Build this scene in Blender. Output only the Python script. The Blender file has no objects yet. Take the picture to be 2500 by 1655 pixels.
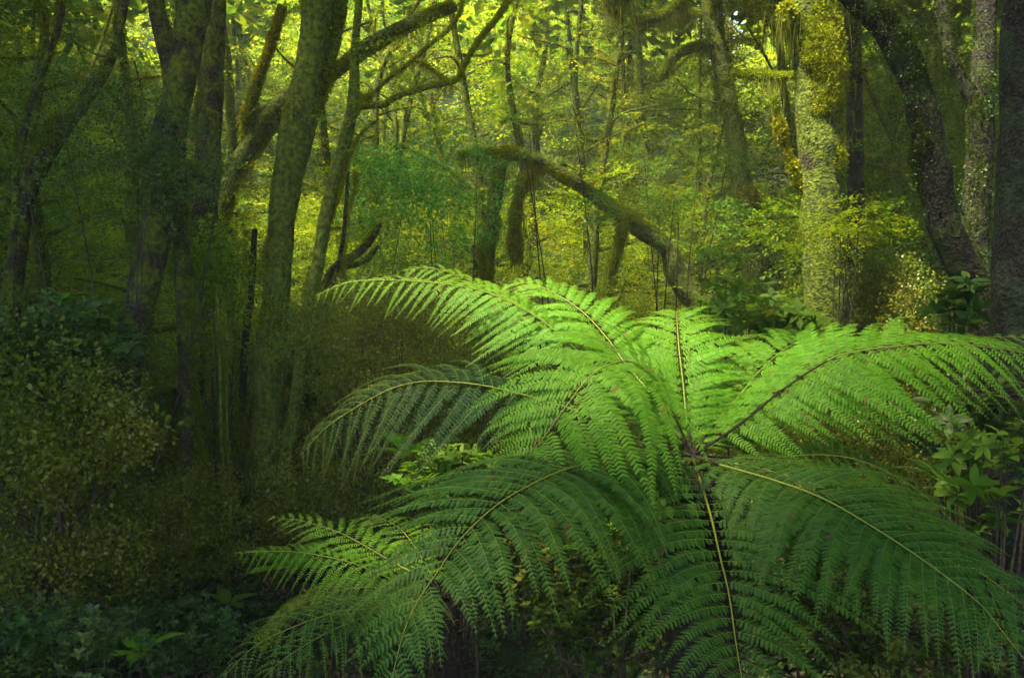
import bpy, math
import numpy as np
from mathutils import Vector

C = bpy.context.scene
COL = C.collection
R = np.random.default_rng(7)
rad = math.radians

# ------------------------------------------------------------------ camera
FPX = 2165.0                                   # focal length in pixels of the 2500 px wide photograph
CAMZ, PITCH = 3.0, math.atan((827.5 - 720) / FPX)
cam = bpy.data.objects.new('camera', bpy.data.cameras.new('camera'))
COL.objects.link(cam)
cam.location = (0, 0, CAMZ)
cam.rotation_euler = (rad(90) - PITCH, 0, 0)
cam.data.sensor_width = 36
cam.data.lens = 36 * FPX / 2500
cam.data.clip_end = 500
C.camera = cam
C.render.resolution_x, C.render.resolution_y = 1024, 677

# ------------------------------------------------------------------ light
SUN_EL, SUN_AZ = rad(64), math.atan2(-0.75, -0.45)          # azimuth from +Y towards +X
SD = np.array([math.cos(SUN_EL) * math.sin(SUN_AZ), math.cos(SUN_EL) * math.cos(SUN_AZ), math.sin(SUN_EL)])
W = bpy.data.worlds.new('World'); C.world = W; W.use_nodes = True
wn = W.node_tree.nodes; wn.clear()
sky = wn.new('ShaderNodeTexSky'); sky.sky_type = 'NISHITA'; sky.sun_disc = False
sky.sun_elevation = SUN_EL; sky.sun_rotation = SUN_AZ
bg = wn.new('ShaderNodeBackground'); bg.inputs['Strength'].default_value = 0.15
wo = wn.new('ShaderNodeOutputWorld')
W.node_tree.links.new(sky.outputs[0], bg.inputs[0]); W.node_tree.links.new(bg.outputs[0], wo.inputs[0])
sl = bpy.data.lights.new('sun', 'SUN'); sl.energy = 5.0; sl.angle = rad(5); sl.color = (1.0, 0.91, 0.66)
so = bpy.data.objects.new('sun', sl); COL.objects.link(so)
so.rotation_euler = Vector(-SD).to_track_quat('-Z', 'Y').to_euler()
so.location = (5, 10, 20)

C.view_settings.view_transform = 'Standard'; C.view_settings.look = 'None'
C.view_settings.gamma = 1.0; C.view_settings.use_curve_mapping = False
C.view_settings.exposure = 2.85
cy = C.cycles
cy.max_bounces = 5; cy.diffuse_bounces = 3; cy.glossy_bounces = 2; cy.transmission_bounces = 4
cy.volume_bounces = 0; cy.transparent_max_bounces = 4
cy.use_denoising = True; cy.denoising_prefilter = 'NONE'; cy.use_adaptive_sampling = False
cy.sample_clamp_indirect = 4.0
cy.caustics_reflective = False; cy.caustics_refractive = False
cy.use_light_tree = False
HAZE = 0.0017

# ------------------------------------------------------------------ maths helpers
def P(px, py, Y):
    """world point at distance Y seen at photograph pixel (px, py)"""
    dx = (px - 1250) / FPX; dz = -(py - 827.5) / FPX
    c, s = math.cos(PITCH), math.sin(PITCH)
    d = np.array([dx, c + dz * s, -s + dz * c])
    return np.array([0, 0, CAMZ]) + d * (Y / d[1])

def nrm(v):
    return v / np.maximum(np.linalg.norm(v, axis=-1, keepdims=True), 1e-9)

_nw = [(R.normal(size=(3, 10)) * f, R.uniform(0, 6.28, 10)) for f in (1, 1, 1)]
def noise(p, f=1.0, k=0):
    w, ph = _nw[k]
    return np.sin(np.asarray(p) @ (w * f) + ph).mean(-1) * 1.7

def ground(x, y):
    x = np.asarray(x, float); y = np.asarray(y, float)
    q = np.stack([x, y, 0 * x], -1)
    g = 0.16 * noise(q, 0.6) + 0.06 * noise(q, 2.1, 1)
    g = g - 0.35 * np.exp(-((x - 0.2) ** 2 / 3 + (y - 7.3) ** 2 / 2))
    g = g + 0.75 * np.maximum(0, y - 20) + 0.10 * np.clip(y - 11, 0, 9)
    g = g + 0.25 * np.maximum(0, np.abs(x) - 9)
    g = np.minimum(g, 30 + 0 * g)
    return g - np.clip((y - 25) / 10, 0, 1) * .42 * g * np.exp(-((x / np.maximum(y, 1) - .235) / .075) ** 2)

def smooth_path(pts, n):
    pts = np.asarray(pts, float)
    e = np.vstack([2 * pts[0] - pts[1], pts, 2 * pts[-1] - pts[-2]])
    out = []
    for i in range(len(pts) - 1):
        p0, p1, p2, p3 = e[i:i + 4]
        t = np.linspace(0, 1, 24, endpoint=False)[:, None]
        out.append(0.5 * (2 * p1 + (p2 - p0) * t + (2 * p0 - 5 * p1 + 4 * p2 - p3) * t ** 2 + (3 * p1 - p0 - 3 * p2 + p3) * t ** 3))
    out.append(pts[-1:]); out = np.vstack(out)
    d = np.r_[0, np.cumsum(np.linalg.norm(np.diff(out[:, :3], axis=0), axis=1))]
    s = np.linspace(0, d[-1], n)
    return np.stack([np.interp(s, d, out[:, k]) for k in range(out.shape[1])], 1)

# geometry = (verts (N,3), faces (M,3 or 4) ); a quad may degenerate nowhere
def mesh_obj(name, parts, mat, parent=None, origin=None, smooth=False):
    vs, loops, starts, tot = [], [], [], 0
    ls = 0
    for v, f in parts:
        if len(v) == 0: continue
        vs.append(v); f = np.asarray(f)
        loops.append((f + tot).ravel()); starts.append(ls + np.arange(len(f)) * f.shape[1])
        ls += f.size; tot += len(v)
    V = np.vstack(vs).astype(np.float32)
    if origin is not None: V = V - np.asarray(origin, np.float32)
    L = np.concatenate(loops).astype(np.int32); S = np.concatenate(starts).astype(np.int32)
    me = bpy.data.meshes.new(name)
    me.vertices.add(len(V)); me.vertices.foreach_set('co', V.ravel())
    me.loops.add(len(L)); me.loops.foreach_set('vertex_index', L)
    me.polygons.add(len(S)); me.polygons.foreach_set('loop_start', S)
    me.update(calc_edges=True)
    if smooth: me.polygons.foreach_set('use_smooth', np.ones(len(S), bool))
    me.materials.append(mat)
    o = bpy.data.objects.new(name, me); COL.objects.link(o)
    if parent is not None: o.parent = parent
    elif origin is not None: o.location = origin
    return o

def tag(o, label, cat=None, group=None):
    o['label'] = label
    if cat: o['category'] = cat
    if group: o['group'] = group
    return o

def thing(name, base, label, cat, group=None):
    o = bpy.data.objects.new(name, None); COL.objects.link(o)
    o.empty_display_size = 0.2
    o.location = base
    tag(o, label, cat, group); return o

def tube(path, radii, n=8, lump=0.0, lf=6.0, cap=True):
    path = np.asarray(path, float); m = len(path)
    T = nrm(np.gradient(path, axis=0))
    up = np.array([0.13, 0.31, 0.94]) if abs(T[:, 2]).mean() < 0.7 else np.array([0.9, 0.3, 0.1])
    A = nrm(np.cross(T, up)); B = np.cross(T, A)
    a = np.linspace(0, 2 * math.pi, n, endpoint=False)
    dirs = A[:, None] * np.cos(a)[None, :, None] + B[:, None] * np.sin(a)[None, :, None]
    r = np.broadcast_to(np.asarray(radii, float), (m,))[:, None, None]
    V = path[:, None] + dirs * r
    if lump:
        d = noise(V, lf, 0) * 0.6 + noise(V, lf * 2.7, 1) * 0.35 + noise(V, lf * 7, 2) * 0.18
        V = V + dirs * r * lump * d[..., None]
    i = np.arange(m - 1)[:, None] * n; j = np.arange(n)[None, :]; k = (j + 1) % n
    F = np.stack([i + j, i + k, i + n + k, i + n + j], -1).reshape(-1, 4)
    return V.reshape(-1, 3), F

def scatter(tm, M, T):
    """copies of template tm=(v,f) by matrices M (K,3,3) (columns = axes) and offsets T (K,3)"""
    v, f = tm; K = len(T)
    if K == 0: return np.zeros((0, 3)), f
    V = np.einsum('kij,nj->kni', M, v) + T[:, None]
    F = f[None] + (np.arange(K) * len(v))[:, None, None]
    return V.reshape(-1, 3), F.reshape(-1, f.shape[1])

def frames(x, up, scale, roll=0.0):
    """rotation matrices with local x along x, local z near up"""
    x = nrm(x); up = np.broadcast_to(up, x.shape)
    y = nrm(np.cross(up, x)); z = np.cross(x, y)
    if np.any(roll):
        c, s = np.cos(roll)[:, None], np.sin(roll)[:, None]
        y, z = y * c + z * s, z * c - y * s
    return np.stack([x, y, z], -1) * np.asarray(scale)[:, None, None]

# ------------------------------------------------------------------ leaf templates
def leaf_at(p, d, L, w, rng, fold=0.25, tilt=0.5):
    d = nrm(np.asarray(d, float)); n = nrm(np.array([rng.normal() * tilt, rng.normal() * tilt, 1.0]))
    s = nrm(np.cross(n, d)); n = np.cross(d, s)
    v = np.array([p, p + d * L * 0.48 + s * w * L - n * fold * w * L, p + d * L, p + d * L * 0.48 - s * w * L - n * fold * w * L])
    return v
def beech_spray(rng, leaf=0.10, pairs=6, w=0.30):
    V = []; F = []
    for i in range(pairs):
        x = 0.08 + 0.8 * i / pairs
        for sd in (-1, 1):
            tl = (0.42 - 0.3 * (i / pairs)) * rng.uniform(0.7, 1.2); a = rad(rng.uniform(38, 62))
            dr = np.array([math.cos(a), sd * math.sin(a), rng.uniform(-.15, .1)])
            k = max(2, int(tl / 0.13))
            for j in range(k):
                q = np.array([x, 0, -0.12 * x * x]) + dr * tl * (j + 0.8) / k
                aa = rng.uniform(-0.8, 0.8)
                dd = np.array([dr[0] * math.cos(aa) - dr[1] * math.sin(aa), dr[0] * math.sin(aa) + dr[1] * math.cos(aa), rng.uniform(-.45, .2)])
                V.append(leaf_at(q, dd, leaf * rng.uniform(0.75, 1.3), w, rng))
    for j in range(3):
        V.append(leaf_at(np.array([0.88, 0, -.1]), [1, rng.uniform(-.8, .8), -.2], leaf, w, rng))
    V = np.array(V); n = len(V)
    F = np.arange(n * 4).reshape(n, 4)
    F = np.vstack([F[:, [0, 1, 2]], F[:, [0, 2, 3]]])
    return V.reshape(-1, 3), F
def puff(rng, n=22, leaf=0.28, w=0.3):
    V = []
    for i in range(n):
        d = nrm(rng.normal(size=3)) * np.array([1, 1, 0.7]); q = d * rng.uniform(0.25, 0.95)
        V.append(leaf_at(q, d + rng.normal(size=3) * 0.7 + np.array([0, 0, -.2]), leaf * rng.uniform(.7, 1.3), w, rng, tilt=0.6))
    V = np.array(V); F = np.arange(n * 4).reshape(n, 4); F = np.vstack([F[:, [0, 1, 2]], F[:, [0, 2, 3]]])
    return V.reshape(-1, 3), F
def big_leaf(w=0.2, droop=0.35, fold=0.25):
    xs = np.array([0, 0.12, 0.35, 0.62, 0.85, 1.0]); ws = np.array([0.015, .45, .95, 1.0, .55, 0.02]) * w
    V = []
    for x, ww in zip(xs, ws):
        z = -droop * x * x
        V += [[x, ww, z + fold * ww], [x, 0, z], [x, -ww, z + fold * ww]]
    F = []
    for i in range(5):
        a = i * 3
        F += [[a, a + 1, a + 4, a + 3], [a + 1, a + 2, a + 5, a + 4]]
    return np.array(V, float), np.array(F)
def rosette(rng, n=7, w=0.2, lift=0.5):
    lf = big_leaf(w)
    ang = np.arange(n) * 2.4 + rng.uniform(-.2, .2, n); el = lift + rng.uniform(-.5, .35, n)
    x = np.stack([np.cos(ang) * np.cos(el), np.sin(ang) * np.cos(el), np.sin(el)], -1)
    return scatter(lf, frames(x, np.array([0, 0, 1.]), rng.uniform(.7, 1.1, n)), np.stack([0 * ang, 0 * ang, -0.04 * np.arange(n)], -1))
def clump_rosettes(rng, n=5, w=0.24):
    vs, fs, t = [], [], 0
    for i in range(n):
        v, f = rosette(rng, 5, w); s = 0.42
        off = rng.normal(size=3) * 0.35
        vs.append(v * s + off); fs.append(f + t); t += len(v)
    return np.vstack(vs), np.vstack(fs)
tr = np.random.default_rng(3)
SPRAY = [beech_spray(tr) for _ in range(5)]
SPRAY_FINE = [beech_spray(tr, 0.075, 8, 0.34) for _ in range(4)]
SPRAY_BIG = [beech_spray(tr, 0.2, 4, 0.3) for _ in range(4)]
PUFF = [puff(tr) for _ in range(5)]
PUFF_FINE = [puff(tr, 40, 0.17, 0.36) for _ in range(4)]
TUFT = [puff(tr, 8, 0.6, 0.26) for _ in range(4)]
ROS = [rosette(tr) for _ in range(5)]
ROSC = [clump_rosettes(tr) for _ in range(4)]
STRAND = []
for _ in range(4):
    V = []; F = []; n = 0
    for i in range(6):
        x, y = tr.normal(size=2) * 0.16; L = tr.uniform(0.35, 1.0); w = 0.009; a = tr.uniform(0, 3.1)
        dx, dy = math.cos(a) * w, math.sin(a) * w
        sx, sy = tr.normal(size=2) * 0.05
        V += [[x - dx, y - dy, 0.05], [x + dx, y + dy, 0.05], [x + sx + dx * .8, y + sy + dy * .8, -L * .5], [x + sx - dx * .8, y + sy - dy * .8, -L * .5], [x + sx * 1.5, y + sy * 1.5, -L]]
        F += [[n, n + 1, n + 2], [n, n + 2, n + 3], [n + 3, n + 2, n + 4]]; n += 5
    STRAND.append((np.array(V), np.array(F)))

def multi(tms, M, T, rng):
    k = rng.integers(0, len(tms), len(T))
    return [scatter(tms[i], M[k == i], T[k == i]) for i in range(len(tms)) if (k == i).any()]

# ------------------------------------------------------------------ light gap shaped into the foliage
def lit_gap(p):
    """1 where foliage at p would stand in the light that reaches the open gap below, 0 elsewhere"""
    p = np.asarray(p, float)
    q = p - SD * ((p[..., 2:3] - 2.3) / SD[2])
    x, y = q[..., 0], q[..., 1]
    n = noise(np.stack([x, y, 0 * x], -1), 1.3, 1) * 0.25
    a = np.where(y < 5.2, ((x - .9) / 3.0) ** 4 + ((y - 5.2) / 1.58) ** 6 - n, ((x - .9) / 3.0) ** 2 + ((y - 5.2) / 1.9) ** 2)
    b = ((x + 1.4) / 1.25) ** 2 + ((y - 5.4) / 1.0) ** 2
    o = ((p[..., 0] - 1.4) / 3.4) ** 2 + ((p[..., 1] - 6.5) / 3.2) ** 2
    c = ((x - .35) / (3.5 + 0.33 * (y - 8).clip(0, 30))) ** 2 + ((y - 16.5) / 9.5) ** 2
    d = np.minimum(a, b) < 1 + n
    return np.where((d & (p[..., 2] > 3.3)) | ((o < 1 + n) & (p[..., 2] > 5.5) & (y > 3.62)), 1.0, 0) + np.where((c < 1 + n) & (p[..., 2] > 5.0), 0.9, 0)

def cull(T, rng, strength=1.0):
    return rng.uniform(size=len(T)) > lit_gap(T) * strength

# ------------------------------------------------------------------ materials
def new_mat(name):
    m = bpy.data.materials.new(name); m.use_nodes = True
    nt = m.node_tree; nt.nodes.clear(); return m, nt, nt.nodes, nt.links
def leaf_mat(name, cols, trans=0.4, tcol=None, rough=0.45, spec=0.35, rare=None, huev=.035):
    m, nt, N, Lk = new_mat(name)
    geo = N.new('ShaderNodeNewGeometry'); ramp = N.new('ShaderNodeValToRGB')
    ramp.color_ramp.interpolation = 'LINEAR'
    e = ramp.color_ramp.elements
    for i, c in enumerate(cols):
        el = e[i] if i < 2 else e.new(.99)
        el.position = i / (len(cols) - 1) * (.988 if rare else 1); el.color = (*c, 1)
    if rare:
        el = e.new(.993); el.color = (*rare, 1)
    Lk.new(geo.outputs['Random Per Island'], ramp.inputs[0])
    col = ramp.outputs[0]
    # large patches of slightly different hue
    tc = N.new('ShaderNodeNewGeometry'); nz = N.new('ShaderNodeTexNoise'); nz.inputs['Scale'].default_value = 0.9
    Lk.new(tc.outputs['Position'], nz.inputs['Vector'])
    hs = N.new('ShaderNodeHueSaturation')
    mr = N.new('ShaderNodeMapRange'); mr.inputs[1].default_value = .3; mr.inputs[2].default_value = .7; mr.inputs[3].default_value = .5 - huev; mr.inputs[4].default_value = .5 + huev * .8
    Lk.new(nz.outputs[0], mr.inputs[0]); Lk.new(mr.outputs[0], hs.inputs['Hue'])
    Lk.new(col, hs.inputs['Color']); col = hs.outputs[0]
    b = N.new('ShaderNodeBsdfPrincipled'); b.inputs['Roughness'].default_value = rough
    b.inputs['Specular IOR Level'].default_value = spec
    Lk.new(col, b.inputs['Base Color'])
    t = N.new('ShaderNodeBsdfTranslucent')
    if tcol is None:
        g = N.new('ShaderNodeMix'); g.data_type = 'RGBA'; g.blend_type = 'MULTIPLY'; g.inputs[0].default_value = 1
        Lk.new(col, g.inputs[6]); g.inputs[7].default_value = (1.9, 1.7, 0.7, 1); Lk.new(g.outputs[2], t.inputs[0])
    else: t.inputs[0].default_value = (*tcol, 1)
    mx = N.new('ShaderNodeMixShader'); mx.inputs[0].default_value = trans
    o = N.new('ShaderNodeOutputMaterial')
    Lk.new(b.outputs[0], mx.inputs[1]); Lk.new(t.outputs[0], mx.inputs[2]); Lk.new(mx.outputs[0], o.inputs[0])
    return m
def bark_mat(name, bark, bark2, moss, moss2, amount=0.5, scale=3.0, bump=0.5):
    m, nt, N, Lk = new_mat(name)
    tc = N.new('ShaderNodeNewGeometry')
    n1 = N.new('ShaderNodeTexNoise'); n1.inputs['Scale'].default_value = scale; n1.inputs['Detail'].default_value = 6
    n2 = N.new('ShaderNodeTexNoise'); n2.inputs['Scale'].default_value = scale * 9; n2.inputs['Detail'].default_value = 5
    n3 = N.new('ShaderNodeTexNoise'); n3.inputs['Scale'].default_value = 22; n3.inputs['Detail'].default_value = 8
    for n in (n1, n2, n3): Lk.new(tc.outputs['Position'], n.inputs['Vector'])
    def rmp(src, a, b, p0=.35, p1=.65):
        r = N.new('ShaderNodeValToRGB'); r.color_ramp.elements[0].color = (*a, 1); r.color_ramp.elements[1].color = (*b, 1)
        r.color_ramp.elements[0].position = p0; r.color_ramp.elements[1].position = p1
        Lk.new(src, r.inputs[0]); return r.outputs[0]
    cb = rmp(n2.outputs[0], bark, bark2, .42, .62); cm = rmp(n3.outputs[0], moss, moss2, .36, .66)
    th = 1 - amount
    f = rmp(n1.outputs[0], (0, 0, 0), (1, 1, 1), max(0, th * .6 + .12), min(1, th * .6 + .24))
    mix = N.new('ShaderNodeMix'); mix.data_type = 'RGBA'
    Lk.new(f, mix.inputs[0]); Lk.new(cb, mix.inputs[6]); Lk.new(cm, mix.inputs[7])
    b = N.new('ShaderNodeBsdfPrincipled'); b.inputs['Roughness'].default_value = 0.85; b.inputs['Specular IOR Level'].default_value = 0.2
    Lk.new(mix.outputs[2], b.inputs['Base Color'])
    ad = N.new('ShaderNodeMath'); ad.operation = 'ADD'; Lk.new(n2.outputs[0], ad.inputs[0]); Lk.new(n3.outputs[0], ad.inputs[1])
    bp = N.new('ShaderNodeBump'); bp.inputs['Strength'].default_value = bump; bp.inputs['Distance'].default_value = 0.03
    Lk.new(ad.outputs[0], bp.inputs['Height']); Lk.new(bp.outputs[0], b.inputs['Normal'])
    o = N.new('ShaderNodeOutputMaterial'); Lk.new(b.outputs[0], o.inputs[0])
    return m

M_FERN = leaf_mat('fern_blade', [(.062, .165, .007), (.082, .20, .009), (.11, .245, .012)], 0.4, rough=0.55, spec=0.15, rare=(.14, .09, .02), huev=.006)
M_FERN2 = leaf_mat('fern_blade_shaded', [(.022, .062, .007), (.031, .084, .008), (.046, .108, .010)], 0.32, rough=0.5, spec=0.15, rare=(.08, .05, .015), huev=.012)  # darker copy of the blade, shade put into its colour
M_FERN3 = leaf_mat('fern_blade_deep_shade', [(.010, .026, .008), (.014, .036, .010), (.020, .048, .012)], 0.2, rough=0.6, spec=0.06)  # darkest, bluish copy: the left-hand frond's shade painted into its colour
M_RACH = leaf_mat('fern_rib', [(.12, .15, .012), (.15, .18, .016)], 0.0, rough=.5)
M_PET = bark_mat('fern_stalk', (.012, .008, .005), (.03, .02, .01), (.04, .05, .01), (.05, .06, .012), .25, 8)
M_FTRUNK = bark_mat('fern_trunk', (.008, .006, .004), (.03, .02, .012), (.02, .025, .006), (.03, .04, .01), .2, 6, 1)
M_LEAF = leaf_mat('beech_leaf', [(.03, .08, .004), (.07, .145, .005), (.12, .20, .006), (.21, .22, .010)], 0.5, spec=.12)
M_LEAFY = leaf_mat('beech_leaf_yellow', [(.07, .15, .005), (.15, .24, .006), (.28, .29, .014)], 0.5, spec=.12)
M_LEAFG = leaf_mat('broad_leaf_green', [(.035, .09, .006), (.06, .13, .010), (.09, .17, .02)], 0.4, rough=.55, spec=.12)
M_LEAFT = leaf_mat('turquoise_leaf', [(.04, .13, .015), (.06, .18, .025), (.10, .23, .04)], 0.4, rough=.55, spec=.12)
M_LEAFD = leaf_mat('dark_small_leaf', [(.035, .065, .005), (.065, .10, .006), (.12, .14, .008), (.13, .11, .015)], 0.4, rough=.45, spec=.3)
M_LEAFB = leaf_mat('glossy_dark_leaf', [(.018, .045, .012), (.03, .07, .012), (.07, .11, .012)], 0.3, rough=.5, spec=.25)
M_MOSS = leaf_mat('moss', [(.07, .10, .004), (.14, .17, .006), (.24, .24, .010)], 0.35, rough=.8, spec=.05)
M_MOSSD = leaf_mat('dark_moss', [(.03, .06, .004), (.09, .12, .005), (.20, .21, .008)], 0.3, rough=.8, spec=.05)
M_MOSSX = leaf_mat('shaded_moss_leaf', [(.012, .022, .004), (.03, .045, .006), (.06, .075, .012)], 0.2, rough=.8, spec=.05)  # darkened moss for trunks and bushes, shade put into the colour
M_HANG = leaf_mat('hanging_moss', [(.06, .075, .008), (.11, .12, .012), (.15, .14, .02)], 0.4, rough=.9, spec=.02)
M_BARK = bark_mat('mossy_bark', (.003, .002, .002), (.05, .042, .018), (.022, .034, .003), (.10, .125, .006), .7, 5, 1)
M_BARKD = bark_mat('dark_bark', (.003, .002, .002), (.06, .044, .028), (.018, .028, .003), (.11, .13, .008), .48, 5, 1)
M_BARKX = bark_mat('shaded_bark', (.003, .002, .002), (.026, .020, .013), (.008, .013, .003), (.04, .05, .008), .45, 5, 1)  # darkened copy of the dark bark, right-side shade put into its colour
M_BARKG = bark_mat('lichen_bark', (.004, .003, .003), (.026, .018, .012), (.006, .010, .005), (.03, .036, .016), .5, 5, 1)
M_BARKM = bark_mat('thick_moss', (.01, .01, .004), (.04, .035, .01), (.02, .03, .003), (.10, .12, .01), .7, 5, 1)
M_TWIG = bark_mat('twig', (.02, .013, .009), (.05, .035, .022), (.03, .04, .008), (.05, .06, .01), .3)
M_GROUND = bark_mat('forest_floor', (.006, .005, .003), (.022, .016, .008), (.010, .018, .004), (.02, .035, .006), .6, 1.5, 1)

# ------------------------------------------------------------------ terrain
def terrain():
    xs = np.r_[np.linspace(-70, -14, 20), np.linspace(-13, 13, 120), np.linspace(14, 70, 20)]
    ys = np.r_[np.linspace(-40, -1, 20), np.linspace(0, 20, 110), np.linspace(21, 100, 40)]
    X, Y = np.meshgrid(xs, ys); Z = ground(X, Y)
    V = np.stack([X, Y, Z], -1).reshape(-1, 3); n = len(xs)
    i, j = np.meshgrid(np.arange(len(ys) - 1), np.arange(n - 1), indexing='ij'); a = (i * n + j).ravel()
    F = np.stack([a, a + 1, a + n + 1, a + n], -1)
    o = mesh_obj('ground', [(V, F)], M_GROUND, smooth=True); o['kind'] = 'structure'; o['label'] = 'dark forest floor of leaf litter and moss'
terrain()

# ------------------------------------------------------------------ trunks
def moss_on(path, radii, n, size, rng, side=None, bias=0.5, tms=TUFT, clump=None):
    """moss tufts on the surface of a tube"""
    path = np.asarray(path); m = len(path)
    t = rng.uniform(0, m - 1.001, n); i = t.astype(int); f = (t - i)[:, None]
    p = path[i] * (1 - f) + path[i + 1] * f; r = np.interp(t, np.arange(m), np.broadcast_to(radii, (m,)))
    T = nrm(path[np.minimum(i + 1, m - 1)] - path[i])
    d = rng.normal(size=(n, 3))
    if side is not None: d += np.asarray(side) * bias * 2
    d = nrm(d - (d * T).sum(-1, keepdims=True) * T)
    q = p + d * r[:, None] * rng.uniform(0.9, 1.04, n)[:, None]
    if clump is None: msk = noise(q, 2.2, 1) + rng.normal(size=n) * .25 > -0.25
    else:
        cl = noise(q, 5.5, 2) + .5 * noise(q, 2.0, 0); msk = cl > clump
        q = q + d * (np.clip(cl - clump, 0, .7) * r * .6)[:, None]
    q, d = q[msk], d[msk]
    up = nrm(rng.normal(size=q.shape))
    x = nrm(d + rng.normal(size=q.shape) * 0.4 + np.array([0, 0, -.3]))
    return multi(tms, frames(x, up, size * rng.uniform(.5, 1.4, len(q))), q, rng)

def hang_on(path, radii, n, size, rng):
    path = np.asarray(path); m = len(path)
    t = rng.uniform(0, m - 1.001, n); i = t.astype(int); f = (t - i)[:, None]
    p = path[i] * (1 - f) + path[i + 1] * f; r = np.interp(t, np.arange(m), np.broadcast_to(radii, (m,)))
    p = p + np.c_[rng.uniform(-1, 1, n) * r, rng.uniform(-1, 1, n) * r, -r * .5]
    a = rng.uniform(0, 6.28, n); z = np.tile([0, 0, 1.], (n, 1)); x = np.stack([np.cos(a), np.sin(a), 0 * a], -1)
    s = size * rng.uniform(.4, 1.3, n) * (0.55 + 0.6 * (noise(p, 3.0, 2) > 0))
    return multi(STRAND, frames(x, z, s), p, rng)

def crown_sprays(c, rx, rz, n, size, rng, tms=SPRAY_BIG, culls=True, strength=1.0):
    u = nrm(rng.normal(size=(n, 3))) * rng.uniform(0.25, 1, (n, 1)) ** 0.5
    p = np.asarray(c) + u * np.array([rx, rx, rz])
    p += 0.4 * rx * np.stack([noise(p, .5, k) for k in range(3)], -1)
    if culls: p = p[cull(p, rng, strength)]; u = nrm(p - c)
    u = nrm(p - np.asarray(c))
    x = nrm(u * np.array([1, 1, .3]) + rng.normal(size=p.shape) * .5 * np.array([1, 1, .4]))
    return multi(tms, frames(x, np.array([0, 0, 1.]), size * rng.uniform(.7, 1.3, len(p)), rng.normal(size=len(p)) * .35), p, rng)

def px_path(pts, n=None):
    """pts: (px, py, Y, width px) -> world path, radii"""
    q = np.array([[*P(a, b, y), w * y / FPX / 2] for a, b, y, w in pts])
    q = smooth_path(q, n or 70)
    return q[:, :3], q[:, 3]

def down_to_ground(path, radii, flare=1.5):
    p = path[0]; g = float(ground(p[0], p[1])) - 0.15
    if p[2] > g + 0.1:
        n = 12; t = np.linspace(0, 1, n, endpoint=False)[:, None]
        lean = (path[0] - path[3]); lean = lean / max(abs(lean[2]), 1e-3) * .5
        e = p + lean * (p[2] - g) * .6; e[2] = g
        seg = e * (1 - t) + p * t
        rr = radii[0] * (1 + (flare - 1) * (1 - t[:, 0]) ** 2)
        return np.vstack([seg, path]), np.r_[rr, radii]
    return path, radii

def extend_up(path, radii, ztop, rng, taper=.55):
    p = path[-1]
    if p[2] >= ztop: return path, radii
    d = nrm(path[-1] - path[-6]); d = nrm(d + np.array([0, 0, .5])); h = ztop - p[2]; n = 24
    t = np.linspace(0, 1, n + 1)[1:, None]
    wob = np.stack([noise(p + d * t * h, .8, 0), noise(p + d * t * h, .8, 1), 0 * t[:, 0]], -1) * .25 * t
    seg = p + d * t * h / d[2] + wob
    return np.vstack([path, seg]), np.r_[radii, radii[-1] * (1 - (1 - taper) * t[:, 0])]

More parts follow.
